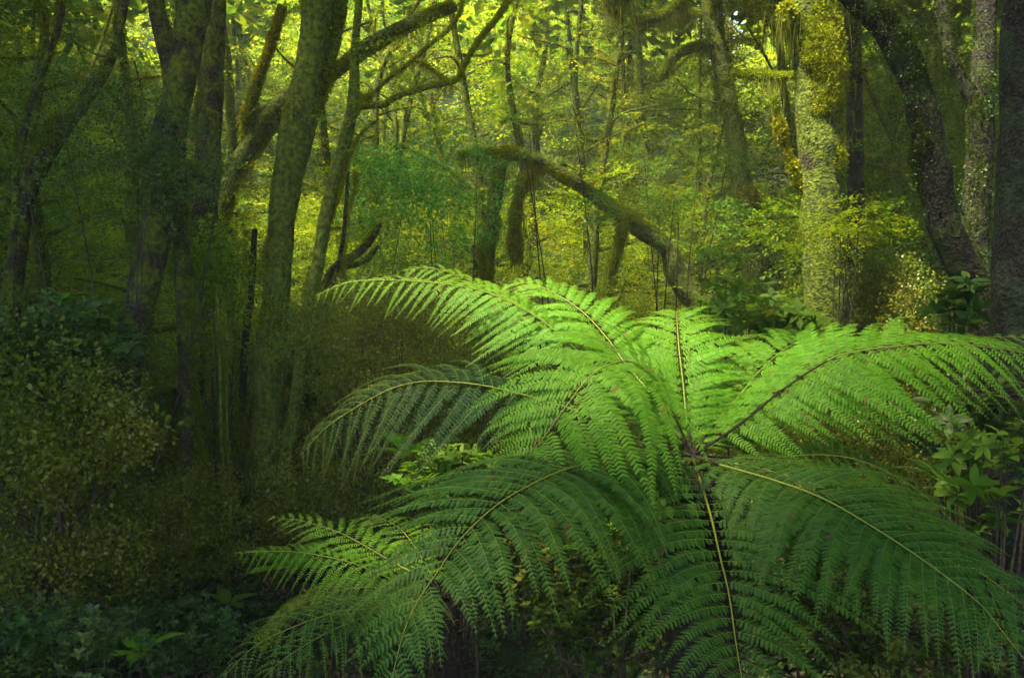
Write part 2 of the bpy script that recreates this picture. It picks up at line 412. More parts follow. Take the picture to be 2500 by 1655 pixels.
def hero_tree(name, label, pts, mat, mossmat, rng_seed, crown=None, ztop=None, limbs=(), moss_n=3000, moss_size=.05,
              side=(-.4, .3, .8), hang=0, lump=.16, cat='tree', n=26, to_ground=True, group=None, crownmat=None, hang_size=.4, limb_sprays=0, epiphyte=0):
    rng = np.random.default_rng(rng_seed)
    path, radii = px_path(pts, 110)
    if to_ground: path, radii = down_to_ground(path, radii)
    if ztop: path, radii = extend_up(path, radii, ztop, rng)
    base = path[0].copy()
    root = thing(name, base, label, cat, group)
    tv = tube(path, radii, n, lump, 5)
    mesh_obj('trunk', [tv], mat, root, base, smooth=True)
    w8 = (pts[0][2] / 9) * np.minimum(1, np.arange(len(path)) / 10)[:, None]
    path = path + .085 * w8 * np.stack([noise(path, 2.6, 0), noise(path, 2.6, 1), 0 * radii], -1) + .02 * w8 * np.stack([noise(path, 8, 1), noise(path, 8, 2), 0 * radii], -1)
    radii = radii * .76 * (1 + .2 * noise(path, 3.2, 2) + .12 * noise(path, 9, 0))
    ms = moss_on(path, radii, int(moss_n * 1.6), moss_size * .5, rng, side) + moss_on(path, radii, int(moss_n * 1.7), moss_size * .66, rng, side, clump=.25)
    hs = hang_on(path, radii, hang, hang_size, rng) if hang else []
    ls = []
    for lp in limbs:
        lpth, lr = px_path(lp, 60)
        mesh_obj('limb', [tube(lpth, lr * .85, 14, lump * 1.2, 7)], mat, root, base, smooth=True)
        L = np.linalg.norm(np.diff(lpth, axis=0), axis=1).sum()
        k = int(moss_n * .4 * min(1.5, L / 2))
        ms += moss_on(lpth, lr * .8, int(k * 2), moss_size * .55, rng, (0, 0, 1), 1.0) + moss_on(lpth, lr * .8, k, moss_size * .9, rng, (0, 0, 1), 1.0, clump=.2)
        if hang: hs += hang_on(lpth, lr, int(hang * .8), hang_size, rng)
        if limb_sprays:
            i = rng.integers(15, 60, limb_sprays); q = lpth[i] + rng.normal(size=(limb_sprays, 3)) * .25
            x = rng.normal(size=q.shape) * np.array([1, 1, .2])
            ls += multi(SPRAY, frames(x, np.array([0, 0, 1.]), .4 * rng.uniform(.6, 1.3, len(q))), q, rng)
    mesh_obj('moss', ms, mossmat, root, base)
    if hs: mesh_obj('hanging_moss', hs, M_HANG, root, base)
    if epiphyte:
        t = rng.integers(5, len(path) - 5, epiphyte); d = nrm(rng.normal(size=(epiphyte, 3)) * np.array([1, 1, .3]) + np.array([0, -.4, 0]))
        q = path[t] + d * radii[t][:, None] * 1.1
        mesh_obj('epiphyte', multi(PUFF_FINE, frames(d, np.array([0, 0, 1.]), .11 * rng.uniform(.5, 1.5, epiphyte)), q, rng), M_LEAFB, root, base)
    if crown:
        for (dx, dy, dz, rx, rz, cn) in crown:
            c = path[-1] + np.array([dx, dy, dz])
            k = crown_sprays(c, rx, rz, cn, .9, rng)
            # a bough up into each lobe of the crown
            bp = smooth_path([path[-8], (path[-1] + c) / 2 + [0, 0, .2], c], 14)
            ls += [tube(bp, np.linspace(radii[-8] * .6, .03, 14), 8)]
            ls += k
    if ls: mesh_obj('crown', ls, crownmat or M_LEAF, root, base)
    return root

CR = lambda n=520, r=3.2: [(0, 0, .6, r, 1.3, n), (r * .5, -r * .5, -.4, r * .7, 1, n // 2), (-r * .6, r * .2, 0, r * .7, 1, n // 2)]

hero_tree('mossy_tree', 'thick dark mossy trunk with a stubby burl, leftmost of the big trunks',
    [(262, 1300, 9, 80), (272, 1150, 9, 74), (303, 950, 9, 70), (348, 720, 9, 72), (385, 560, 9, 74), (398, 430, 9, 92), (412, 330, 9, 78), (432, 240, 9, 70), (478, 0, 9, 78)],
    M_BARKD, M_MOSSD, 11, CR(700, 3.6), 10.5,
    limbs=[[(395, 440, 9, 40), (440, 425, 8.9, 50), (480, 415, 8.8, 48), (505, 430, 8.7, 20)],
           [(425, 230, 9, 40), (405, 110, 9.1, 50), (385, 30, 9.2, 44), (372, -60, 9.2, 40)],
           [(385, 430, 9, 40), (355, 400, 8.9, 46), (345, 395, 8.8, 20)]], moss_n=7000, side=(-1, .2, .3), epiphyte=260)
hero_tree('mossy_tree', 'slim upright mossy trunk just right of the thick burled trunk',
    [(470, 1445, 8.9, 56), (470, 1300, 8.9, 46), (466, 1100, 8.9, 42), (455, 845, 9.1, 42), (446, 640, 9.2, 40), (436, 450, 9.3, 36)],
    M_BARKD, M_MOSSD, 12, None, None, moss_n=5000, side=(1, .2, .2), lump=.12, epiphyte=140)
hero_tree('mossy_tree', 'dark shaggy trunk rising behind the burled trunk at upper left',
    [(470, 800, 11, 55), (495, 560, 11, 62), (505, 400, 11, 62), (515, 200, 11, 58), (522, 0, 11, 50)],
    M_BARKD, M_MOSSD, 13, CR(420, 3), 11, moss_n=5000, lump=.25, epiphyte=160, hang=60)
hero_tree('mossy_tree', 'tall moss covered trunk with a forked top, second of the big trunks from the left',
    [(632, 1420, 9.3, 110), (640, 1250, 9.3, 88), (654, 1055, 9.3, 76), (660, 880, 9.3, 80), (677, 686, 9.3, 68), (696, 475, 9.3, 70), (726, 320, 9.3, 84), (757, 160, 9.3, 66), (776, 0, 9.3, 66)],
    M_BARK, M_MOSSD, 14, CR(650, 3.2), 10.5,
    limbs=[[(760, 290, 9.3, 30), (795, 180, 9.4, 34), (822, 80, 9.5, 34), (838, -30, 9.5, 32)],
           [(655, 1260, 9.2, 40), (690, 1190, 9.1, 34), (704, 1120, 9.1, 28)]], moss_n=9000, side=(-.8, .3, .3), epiphyte=240)
hero_tree('mossy_tree', 'slender golden mossed trunk whose long bare boughs reach right over the clearing',
    [(690, 1180, 9.0, 40), (712, 1050, 9, 34), (728, 950, 9, 34), (744, 790, 9, 30), (775, 654, 9, 30), (795, 528, 9, 32), (833, 380, 9, 32), (862, 250, 9, 30), (866, 130, 9, 22), (876, 10, 9, 18), (880, -60, 9, 16)],
    M_BARK, M_MOSS, 15, None, None,
    limbs=[[(858, 262, 9, 26), (897, 258, 9, 22), (935, 256, 8.9, 20), (970, 236, 8.9, 17), (1034, 216, 8.8, 14), (1085, 205, 8.8, 14), (1118, 193, 8.7, 13), (1140, 150, 8.7, 12), (1171, 98, 8.7, 14), (1215, 45, 8.6, 12), (1250, -10, 8.6, 10), (1262, -60, 8.6, 8)],
           [(870, 258, 9, 18), (902, 236, 9, 10), (953, 190, 9, 11), (1012, 148, 9, 10), (1049, 111, 9, 8), (1096, 74, 9, 7), (1123, 32, 9, 5), (1130, 0, 9, 4)],
           [(842, 400, 9, 14), (880, 330, 9, 9), (925, 290, 9, 6)],
           [(1012, 148, 9, 7), (1050, 170, 9, 7), (1095, 200, 8.8, 4)]], moss_n=7000, moss_size=.035, side=(.3, .2, .9), hang=40, hang_size=.16, lump=.12, limb_sprays=14)
hero_tree('leaning_tree', 'fallen leaning trunk with thick golden moss on top, passing behind the tall forked trunk',
    [(505, 590, 13, 50), (560, 450, 13, 43), (605, 360, 13, 46), (680, 265, 13, 47), (800, 190, 13, 37), (900, 110, 13, 33), (1000, 60, 13, 31), (1115, 15, 13, 21)],
    M_BARKM, M_MOSS, 16, None, None,
    limbs=[[(600, 350, 13, 28), (612, 262, 12.9, 30), (628, 200, 12.9, 27), (655, 130, 12.9, 21), (690, 20, 13, 17)]],
    moss_n=14000, moss_size=.07, side=(0, -.2, .45), hang=60, lump=.28)
hero_tree('arching_tree', 'mossy arching trunk on two dark legs in the middle, shaggy with hanging moss',
    [(1187, 690, 14, 33), (1200, 550, 14, 33), (1218, 440, 14, 29), (1228, 385, 14, 33), (1262, 378, 14, 33), (1330, 402, 14, 29), (1400, 440, 14, 29), (1480, 500, 14.2, 36), (1560, 560, 14.3, 36), (1630, 610, 14.4, 46), (1660, 690, 14.5, 52), (1720, 760, 14.5, 59)],
    M_BARKM, M_MOSS, 17, None, None,
    limbs=[[(1262, 640, 14, 26), (1258, 528, 14, 25), (1278, 454, 14, 25), (1320, 400, 14, 22)],
           [(1220, 385, 14, 22), (1170, 378, 13.9, 18), (1120, 380, 13.8, 14)],
           [(1500, 500, 14.2, 26), (1520, 560, 14.2, 26), (1495, 650, 14.2, 29), (1480, 740, 14.3, 31)]],
    moss_n=14000, moss_size=.06, side=(0, -.2, .5), hang=150, hang_size=.42, lump=.26)
hero_tree('hazy_tree', 'hazy mossy trunk leaning left in the glowing gap at upper right of centre',
    [(1850, 740, 15, 60), (1835, 620, 15, 52), (1812, 460, 15, 48), (1788, 300, 15, 46), (1760, 160, 15, 42), (1735, 40, 15, 40), (1728, -40, 15, 40)],
    M_BARK, M_MOSS, 18, None, None,
    limbs=[[(1745, 110, 15, 34), (1690, 120, 14.8, 26), (1645, 140, 14.7, 26), (1615, 190, 14.6, 14)],
           [(1690, -20, 14.8, 34), (1650, 20, 14.5, 28), (1600, 48, 14.3, 24), (1550, 55, 14.2, 16)],
           [(1735, 0, 15, 30), (1790, -5, 14, 34), (1850, 25, 13, 34), (1915, 60, 11.5, 30), (1960, 90, 10, 26)]],
    moss_n=7000, moss_size=.07, side=(0, 0, 1), hang=150, hang_size=.42, lump=.22)
hero_tree('twin_tree', 'massive moss clad twin stemmed trunk standing right of the glow behind the fern',
    [(2025, 860, 9, 118), (2012, 640, 9, 102), (2006, 475, 9, 104), (2000, 320, 9, 110), (1985, 160, 9, 86), (1968, 0, 9, 84)],
    M_BARK, M_MOSS, 19, CR(600, 3.0), 10.5,
    limbs=[[(2040, 420, 8.9, 50), (2036, 320, 8.9, 52), (2040, 200, 9, 44), (2032, 100, 9, 42), (2015, -20, 9, 42)],
           [(1972, 500, 9, 16), (1950, 450, 9, 14), (1915, 350, 9, 12), (1888, 240, 9, 9)],
           [(1960, 185, 9, 14), (1900, 188, 9.4, 12), (1830, 184, 9.8, 9), (1790, 180, 10, 6)],
           [(1960, 70, 9, 40), (1930, 50, 8.9, 34), (1915, 10, 8.9, 30)]],
    moss_n=16000, moss_size=.05, side=(-.2, .2, .2), hang=50, hang_size=.3, lump=.14, epiphyte=80)
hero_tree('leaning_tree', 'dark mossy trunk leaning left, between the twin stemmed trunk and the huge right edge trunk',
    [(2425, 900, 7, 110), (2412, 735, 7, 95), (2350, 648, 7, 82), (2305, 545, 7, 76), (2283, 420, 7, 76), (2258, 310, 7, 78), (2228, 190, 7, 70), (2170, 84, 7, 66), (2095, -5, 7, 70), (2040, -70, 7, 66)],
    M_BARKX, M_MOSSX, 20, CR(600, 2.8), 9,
    limbs=[[(2425, 735, 7, 60), (2470, 640, 6.9, 50), (2490, 560, 6.9, 50)]],
    moss_n=10000, moss_size=.04, side=(.5, .2, .5), hang=70, hang_size=.25, lump=.2, epiphyte=200)
hero_tree('huge_tree', 'huge rough lichen covered trunk cut by the right edge of the picture',
    [(2530, 1100, 6, 230), (2525, 860, 6, 200), (2520, 700, 6, 185), (2525, 450, 6, 165), (2528, 200, 6, 150), (2530, -40, 6, 145)],
    M_BARKG, M_MOSSX, 21, CR(700, 3.4), 9.5, moss_n=9000, moss_size=.035, side=(-.6, -.3, 0), lump=.12, n=48, epiphyte=300)
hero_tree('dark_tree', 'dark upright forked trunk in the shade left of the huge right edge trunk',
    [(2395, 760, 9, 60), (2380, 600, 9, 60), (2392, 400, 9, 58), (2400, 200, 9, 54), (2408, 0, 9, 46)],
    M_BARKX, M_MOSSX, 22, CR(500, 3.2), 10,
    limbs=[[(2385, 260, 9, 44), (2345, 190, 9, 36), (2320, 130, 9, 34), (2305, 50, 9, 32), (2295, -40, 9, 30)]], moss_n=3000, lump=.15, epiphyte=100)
hero_tree('reddish_tree', 'reddish barked straight trunk half hidden behind the twin stemmed trunk',
    [(2100, 800, 12, 52), (2092, 600, 12, 44), (2088, 400, 12, 42), (2085, 200, 12, 38), (2083, 0, 12, 34)],
    M_BARKG, M_MOSS, 23, None, 11, moss_n=4000, hang=60, lump=.15)
hero_tree('leaning_tree', 'very dark leaning trunk in the gloom at far upper left',
    [(60, 480, 10, 46), (100, 400, 10, 44), (150, 320, 10, 40), (210, 240, 10, 34), (270, 150, 10.3, 22), (300, 40, 10.6, 18)],
    M_BARKD, M_MOSSD, 24, CR(400, 3.4), 9, moss_n=3000, lump=.15)
hero_tree('thin_tree', 'thin dark curved trunk crossing the blue shade near the top left corner',
    [(40, 420, 9.5, 16), (70, 270, 9.5, 18), (110, 160, 9.5, 16), (145, 60, 9.5, 15), (160, -40, 9.5, 14)],
    M_BARKD, M_MOSSD, 25, CR(400, 3.2), 9, moss_n=1000, lump=.1)
hero_tree('bent_tree', 'low dark forked branchwood curving behind the slender golden trunk at mid left',
    [(790, 700, 10.5, 20), (820, 650, 10.5, 20), (870, 620, 10.5, 22), (905, 585, 10.5, 18), (930, 545, 10.5, 10)],
    M_BARKD, M_MOSSD, 26, None, None, limbs=[[(830, 655, 10.5, 14), (890, 640, 10.5, 14), (925, 600, 10.5, 8)]], moss_n=900, lump=.2)
hero_tree('thin_tree', 'straight thin trunk with reddish bark between the slim and the tall forked trunks',
    [(580, 1120, 9.8, 18), (592, 960, 9.8, 18), (600, 820, 9.8, 20), (612, 720, 9.8, 18), (622, 560, 9.8, 14)],
    M_BARKG, M_MOSSD, 27, None, None, moss_n=900)
hero_tree('thin_tree', 'pair of vine thin stems rising side by side before the tall forked trunk',
    [(548, 1400, 8.8, 13), (548, 1200, 8.8, 11), (540, 1050, 8.8, 10), (538, 900, 9, 10), (530, 700, 9, 8)],
    M_BARK, M_MOSSD, 28, None, None, limbs=[[(562, 1380, 8.8, 9), (560, 1180, 8.8, 8), (553, 1000, 8.9, 8), (556, 850, 9, 6)]], moss_n=900, moss_size=.03)
hero_tree('thin_tree', 'thin mossy trunk right of the slender golden trunk, dark below',
    [(745, 1160, 10.2, 16), (760, 1020, 10.2, 18), (775, 900, 10.2, 16), (790, 780, 10.2, 13), (835, 600, 10.2, 11), (850, 420, 10.2, 9)],
    M_BARKD, M_MOSS, 29, None, None, moss_n=1400)
hero_tree('dark_tree', 'dark trunk standing behind the shrubs left of the lower fern crown',
    [(430, 1400, 9.6, 34), (425, 1300, 9.6, 26), (418, 1150, 9.6, 20), (425, 950, 9.8, 20)],
    M_BARKD, M_MOSSD, 30, None, None, moss_n=1400)
hero_tree('snapped_tree', 'mossy branch stub hanging down into the top edge above the glow',
    [(1530, -60, 9, 110), (1510, -20, 9, 90), (1500, 12, 9, 50), (1512, 34, 9, 24)],
    M_BARKD, M_MOSSD, 31, None, None, moss_n=2500, hang=60, hang_size=.3, to_ground=False, cat='branch')
hero_tree('mossy_log', 'mossy fallen log lying on the floor behind the lower fern crown',
    [(640, 1570, 6.6, 34), (700, 1500, 6.8, 40), (780, 1455, 7.0, 44), (840, 1420, 7.3, 46)],
    M_BARK, M_MOSSD, 32, None, None, moss_n=3500, to_ground=False, cat='log')

# ------------------------------------------------------------------ tree ferns
NL = 6
pv = [[k / NL, 0, 0.0] for k in range(NL + 1)]; pf = []
for sgn in (1, -1):
    for k in range(NL):
        env = (0.75 + 0.25 * math.sin(math.pi * min(1, (k + .6) / NL))) * (1 - 0.8 * (k / NL) ** 2.5)
        a0 = len(pv)
        pv.append([(k + .15) / NL, sgn * .15 * env, -.02]); pv.append([(k + 1.05) / NL, sgn * .23 * env, -.045 * env])
        f = [k, a0, a0 + 1, k + 1]
        pf.append(f if sgn < 0 else f[::-1])
PINNULE = (np.array(pv), np.array(pf))
pv2 = [[0, 0, 0], [.3, .12, -.03], [.35, -.12, -.03], [.75, .09, -.03], [.78, -.09, -.03], [1.02, 0, 0]]
PINNULE_LOW = (np.array(pv2), np.array([[0, 2, 4, 1], [1, 4, 5, 3]]))

def make_frond(root, base, pts, Lmax, seed, npair=27, t0=.2, hang=.15, droop=.35, mat=None, npin=38, pinn=.077, env0=.42, ao=(0, 0), curl=.16, low=False, upv=(0, 0, 1),
               tipdense=1.0, ribr=1.0, label=None, asym=(1, 1), rach_r=.0042, dark_to=.12, hang2=None):
    rng = np.random.default_rng(seed)
    path = smooth_path([P(*q) for q in pts], 160)
    T = nrm(np.gradient(path, axis=0))
    up = np.asarray(upv, float)
    Nn = nrm(up - (T @ up)[:, None] * T); S = np.cross(T, Nn)
    blade = []; ribs = []
    L = np.linalg.norm(np.diff(path, axis=0), axis=1).sum()
    ts = t0 + (1 - t0) * (np.linspace(0, 1, npair) ** .94) * .985
    tm = PINNULE_LOW if low else PINNULE
    for k, t in enumerate(ts):
        u = (t - t0) / (1 - t0)
        env = min(1, env0 + (1 - env0) / .33 * u) * (1 - max(0, (u - .36)) / .64 * .97) ** .72 if u > .36 else min(1, env0 + (1 - env0) / .33 * u)
        for sd, hs in ((-1, asym[0]), (1, asym[1])):
            PL = Lmax * env * hs * rng.uniform(.86, 1.08)
            if PL < .02: continue
            f = (t + rng.uniform(-.3, .3) * (1 - t0) / npair * .5) * 159; f = min(max(f, 0), 158.9); i = int(f); p0 = path[i] * (1 - f + i) + path[i + 1] * (f - i)
            a = rad(12 + 32 * u ** 1.3 + ao[0 if sd < 0 else 1]) + rng.normal() * .05
            hg = (hang if sd < 0 or hang2 is None else hang2) + rng.normal() * .07
            d0 = nrm((S[i] * sd * math.cos(a) + T[i] * math.sin(a)) * math.cos(hg) - Nn[i] * math.sin(hg) )
            m = 14; uu = np.linspace(0, 1, m)[:, None]
            g = droop * (1 + rng.normal() * .12)
            crv = p0 + PL * (d0 * uu + T[i] * curl * uu ** 2 + np.array([0, 0, -1.]) * g * uu ** 2 * .75 + Nn[i] * .08 * np.sin(uu * 3.14) + rng.normal(size=3) * .06 * uu ** 2)
            # keep its length
            seg = np.r_[0, np.cumsum(np.linalg.norm(np.diff(crv, axis=0), axis=1))]; ln = seg[-1]
            r0 = .0013 * ribr * (.5 + .5 * env)
            ribs.append(tube(crv, np.linspace(r0, .0006, m), 3))
            n = max(6, int(npin * (PL / Lmax) ** .8)); 
            v = (np.arange(n) + .5) / n; v = .03 + .965 * v
            x = np.interp(v * ln, seg, np.arange(m)); ii = np.minimum(x.astype(int), m - 2); fr = (x - ii)[:, None]
            q = crv[ii] * (1 - fr) + crv[ii + 1] * fr; tt = nrm(crv[ii + 1] - crv[ii])
            nn = nrm(Nn[i] * 1.0 - np.sum(Nn[i] * tt, -1, keepdims=True) * tt); s2 = np.cross(tt, nn)
            pl = pinn * Lmax * (.35 + .65 * env) * np.minimum(1, .55 + 4 * v) * (1 - np.maximum(0, v - .35) / .65 * .95) ** .62
            for s3 in (-1, 1):
                aa = rad(18) + .35 * v + rng.normal(size=n) * .055
                hd = .10 + rng.normal() * .07 + rng.normal(size=n) * .08
                dd = nrm((s2 * s3 * np.cos(aa)[:, None] + tt * np.sin(aa)[:, None]) * np.cos(hd)[:, None] - nn * np.sin(hd)[:, None] + np.array([0, 0, -.06]))
                blade.append(scatter(tm, frames(dd, nn, pl * rng.uniform(.88, 1.1, n) * (rng.uniform(size=n) > .015) + 1e-4), q))
    fo = mesh_obj('frond', blade, mat or M_FERN, root, base)
    if label: fo['label'] = label
    k = int(dark_to * 159) + 2
    rr = np.linspace(rach_r * 1.5, rach_r * .25, 160)
    mesh_obj('rachis', [tube(path[k - 2:], rr[k - 2:], 7)] + ribs, M_RACH, fo, None if False else base)
    mesh_obj('stalk', [tube(path[:k], rr[:k] * 1.12, 8)], M_PET, fo, base)
    return fo

CX, CYP, CD = 1690, 1112, 4.5
CC = (CX, CYP, CD)
def crown_root(px, py, Y, rtrunk, name, label, seed):
    rng = np.random.default_rng(seed)
    top = P(px, py, Y); g = float(ground(top[0], top[1])) - .1
    base = np.array([top[0] + .06, top[1] + .05, g])
    root = thing(name, base, label, 'tree fern')
    pth = smooth_path([base, base * .5 + top * .5 + [.03, 0, 0], top + [0, 0, -.03]], 90)
    rr = np.interp(np.linspace(0, 1, 90), [0, .2, .8, .95, 1], [1.5, 1.05, 1, .9, .5]) * rtrunk
    mesh_obj('trunk', [tube(pth, rr, 26, .18, 9)], M_FTRUNK, root, base, smooth=True)
    # the fibres and old stalk stumps that clothe the trunk
    n = 900; i = rng.integers(0, 88, n); a = rng.uniform(0, 6.28, n)
    d = np.stack([np.cos(a), np.sin(a), -.9 + 0 * a], -1); q = pth[i] + np.stack([np.cos(a), np.sin(a), 0 * a], -1) * rr[i][:, None]
    mesh_obj('stalk_stumps', multi(STRAND, frames(np.stack([np.cos(a), np.sin(a), 0 * a], -1), np.array([0, 0, 1.]), rng.uniform(.1, .3, n)), q, rng)
             + [tube(np.array([qq, qq + dd * .07 + [0, 0, .1]]), [.012, .004], 5) for qq, dd in zip(q[:160], d[:160])], M_PET, root, base)
    return root, base

r1, b1 = crown_root(CX + 5, CYP + 14, CD + .02, .16, 'tree_fern', 'large bright green tree fern spreading its wheel of fronds in the centre foreground', 50)
F = lambda *a, **k: make_frond(r1, b1, *a, **k)
# upper, sunlit fronds
F([CC, (1600, 1010, 4.7), (1500, 925, 4.9), (1430, 872, 5.0), (1333, 790, 5.1), (1249, 739, 5.15), (1170, 708, 5.2), (1080, 693, 5.2), (953, 684, 5.2), (850, 690, 5.2), (770, 722, 5.2)], .39, 101, upv=(0, -.25, 1), hang=.72, hang2=.1, droop=.32, t0=.14, npair=38, curl=.26)
F([CC, (1580, 1000, 4.85), (1440, 870, 5.2), (1310, 770, 5.4), (1190, 705, 5.55), (1080, 660, 5.6), (1000, 658, 5.6), (985, 690, 5.6)], .42, 102, upv=(0, -.3, 1), hang=.4, hang2=.1, droop=.35, t0=.3)
F([CC, (1620, 1000, 4.7), (1525, 885, 4.95), (1481, 824, 5.1), (1418, 758, 5.3), (1333, 705, 5.5), (1270, 690, 5.6), (1232, 700, 5.65)], .50, 103, upv=(.1, -.5, .8), hang=.0, droop=.25, t0=.1, ao=(0, .25))
F([CC, (1676, 1020, 4.65), (1667, 929, 4.85), (1658, 853, 5.05), (1653, 790, 5.3), (1651, 762, 5.55), (1651, 764, 5.75)], .50, 104, hang=.0, droop=.24, t0=.08, npair=26)
F([CC, (1745, 1035, 4.65), (1810, 960, 4.9), (1856, 904, 5.1), (1925, 846, 5.35), (1990, 824, 5.55), (2080, 830, 5.8)], .50, 105, upv=(-.1, -.4, .9), hang=.0, droop=.25, t0=.1)
F([CC, (1795, 1043, 4.5), (1911, 951, 4.5), (2004, 890, 4.5), (2070, 862, 4.5), (2236, 840, 4.5), (2360, 842, 4.5), (2500, 862, 4.5), (2600, 905, 4.5)], .60, 106, upv=(0, -.3, 1), hang=.0, hang2=.42, droop=.32, t0=.1, npair=38, dark_to=.40, curl=.2)
F([CC, (1846, 1039, 4.7), (1990, 940, 5.0), (2110, 868, 5.2), (2236, 838, 5.3), (2370, 824, 5.3), (2500, 824, 5.35), (2600, 840, 5.4)], .48, 107, upv=(0, -.2, 1), hang=.1, hang2=.3, droop=.3, t0=.12)
F([CC, (1651, 1025, 4.5), (1618, 968, 4.5), (1570, 905, 4.45), (1523, 881, 4.38), (1446, 914, 4.2), (1375, 1001, 4.08), (1329, 1065, 4.02), (1285, 1120, 3.98), (1250, 1165, 3.95)], .66, 108, upv=(0, -.42, .9), hang=.0, droop=.26, t0=.2, dark_to=.2, npair=23, pinn=.078, npin=38, ao=(-.2, .25), curl=.1, asym=(1.22, 1.0))
F([CC, (1735, 1040, 4.7), (1770, 985, 4.9), (1800, 935, 5.15), (1850, 900, 5.4)], .40, 119, hang=.05, droop=.25, t0=.1)
F([CC, (1640, 1040, 4.6), (1590, 990, 4.75), (1560, 960, 4.95), (1520, 950, 5.2)], .40, 120, hang=.05, droop=.25, t0=.1)
F([CC, (1700, 1060, 4.62), (1715, 1000, 4.8), (1735, 950, 5.0), (1750, 930, 5.2)], .36, 121, hang=.05, droop=.25, t0=.08)
# lower fronds, shade put into their darker blade colours
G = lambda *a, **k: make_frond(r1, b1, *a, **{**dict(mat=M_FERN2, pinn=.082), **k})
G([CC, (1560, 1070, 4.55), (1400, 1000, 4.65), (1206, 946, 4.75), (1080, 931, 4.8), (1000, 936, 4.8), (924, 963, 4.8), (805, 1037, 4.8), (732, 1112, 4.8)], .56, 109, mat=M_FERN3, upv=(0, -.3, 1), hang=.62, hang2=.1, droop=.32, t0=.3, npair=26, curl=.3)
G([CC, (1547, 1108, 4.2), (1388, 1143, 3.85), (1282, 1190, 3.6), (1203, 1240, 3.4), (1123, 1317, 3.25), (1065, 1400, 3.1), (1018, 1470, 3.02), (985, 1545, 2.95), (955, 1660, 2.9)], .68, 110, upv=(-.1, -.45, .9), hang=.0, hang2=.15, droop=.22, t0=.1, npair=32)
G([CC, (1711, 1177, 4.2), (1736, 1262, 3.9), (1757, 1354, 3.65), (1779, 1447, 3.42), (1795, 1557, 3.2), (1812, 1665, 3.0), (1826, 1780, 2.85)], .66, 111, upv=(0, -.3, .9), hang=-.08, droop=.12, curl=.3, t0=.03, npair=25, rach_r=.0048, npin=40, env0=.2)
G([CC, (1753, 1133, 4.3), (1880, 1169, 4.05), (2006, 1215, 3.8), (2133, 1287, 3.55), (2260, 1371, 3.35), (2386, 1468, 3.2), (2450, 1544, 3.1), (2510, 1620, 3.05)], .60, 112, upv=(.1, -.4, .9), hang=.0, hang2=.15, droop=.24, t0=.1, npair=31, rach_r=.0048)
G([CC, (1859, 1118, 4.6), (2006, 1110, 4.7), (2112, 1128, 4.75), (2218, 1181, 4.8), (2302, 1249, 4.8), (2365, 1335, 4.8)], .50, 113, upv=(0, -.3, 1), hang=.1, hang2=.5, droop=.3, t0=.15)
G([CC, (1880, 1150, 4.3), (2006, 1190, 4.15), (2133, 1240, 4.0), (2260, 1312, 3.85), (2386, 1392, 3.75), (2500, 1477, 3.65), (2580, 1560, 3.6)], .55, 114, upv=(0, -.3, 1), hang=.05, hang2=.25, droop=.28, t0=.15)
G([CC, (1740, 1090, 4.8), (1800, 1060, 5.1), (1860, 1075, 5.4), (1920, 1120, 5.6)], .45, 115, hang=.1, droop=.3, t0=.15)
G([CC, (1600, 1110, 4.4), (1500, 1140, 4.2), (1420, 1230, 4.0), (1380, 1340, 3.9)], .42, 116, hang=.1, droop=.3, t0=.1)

C2 = (1075, 1440, 5.2)
r2, b2 = crown_root(1080, 1452, 5.22, .09, 'tree_fern', 'smaller young tree fern at lower left, its pale fronds poking out behind the big fronds', 51)
H = lambda *a, **k: make_frond(r2, b2, *a, npin=26, rach_r=.0038, **{**dict(upv=(0, -.35, 1), t0=.08), **k})
H([C2, (1030, 1408, 5.3), (975, 1380, 5.5), (912, 1344, 5.7), (832, 1301, 5.9), (740, 1272, 6.0), (664, 1262, 6.05)], .40, 201, hang=.04, droop=.22, npair=20)
H([C2, (1040, 1380, 5.5), (1010, 1330, 5.8), (970, 1285, 6.2), (915, 1262, 6.5), (860, 1268, 6.7)], .42, 202, hang=.1, droop=.22, npair=20)
H([C2, (1007, 1432, 5.1), (930, 1402, 5.05), (847, 1370, 5.0), (741, 1349, 5.0), (661, 1345, 5.0), (585, 1350, 5.0)], .30, 203, hang=.7, hang2=.1, droop=.4, npair=24)
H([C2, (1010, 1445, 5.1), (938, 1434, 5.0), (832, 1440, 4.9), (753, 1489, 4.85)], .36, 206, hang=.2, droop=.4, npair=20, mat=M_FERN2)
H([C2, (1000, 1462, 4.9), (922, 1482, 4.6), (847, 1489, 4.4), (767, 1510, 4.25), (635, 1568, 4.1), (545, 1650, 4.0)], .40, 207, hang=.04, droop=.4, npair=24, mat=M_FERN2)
H([C2, (990, 1475, 4.8), (912, 1497, 4.5), (806, 1540, 4.2), (700, 1603, 4.0), (630, 1665, 3.9)], .40, 208, hang=.04, droop=.4, npair=24, mat=M_FERN2)

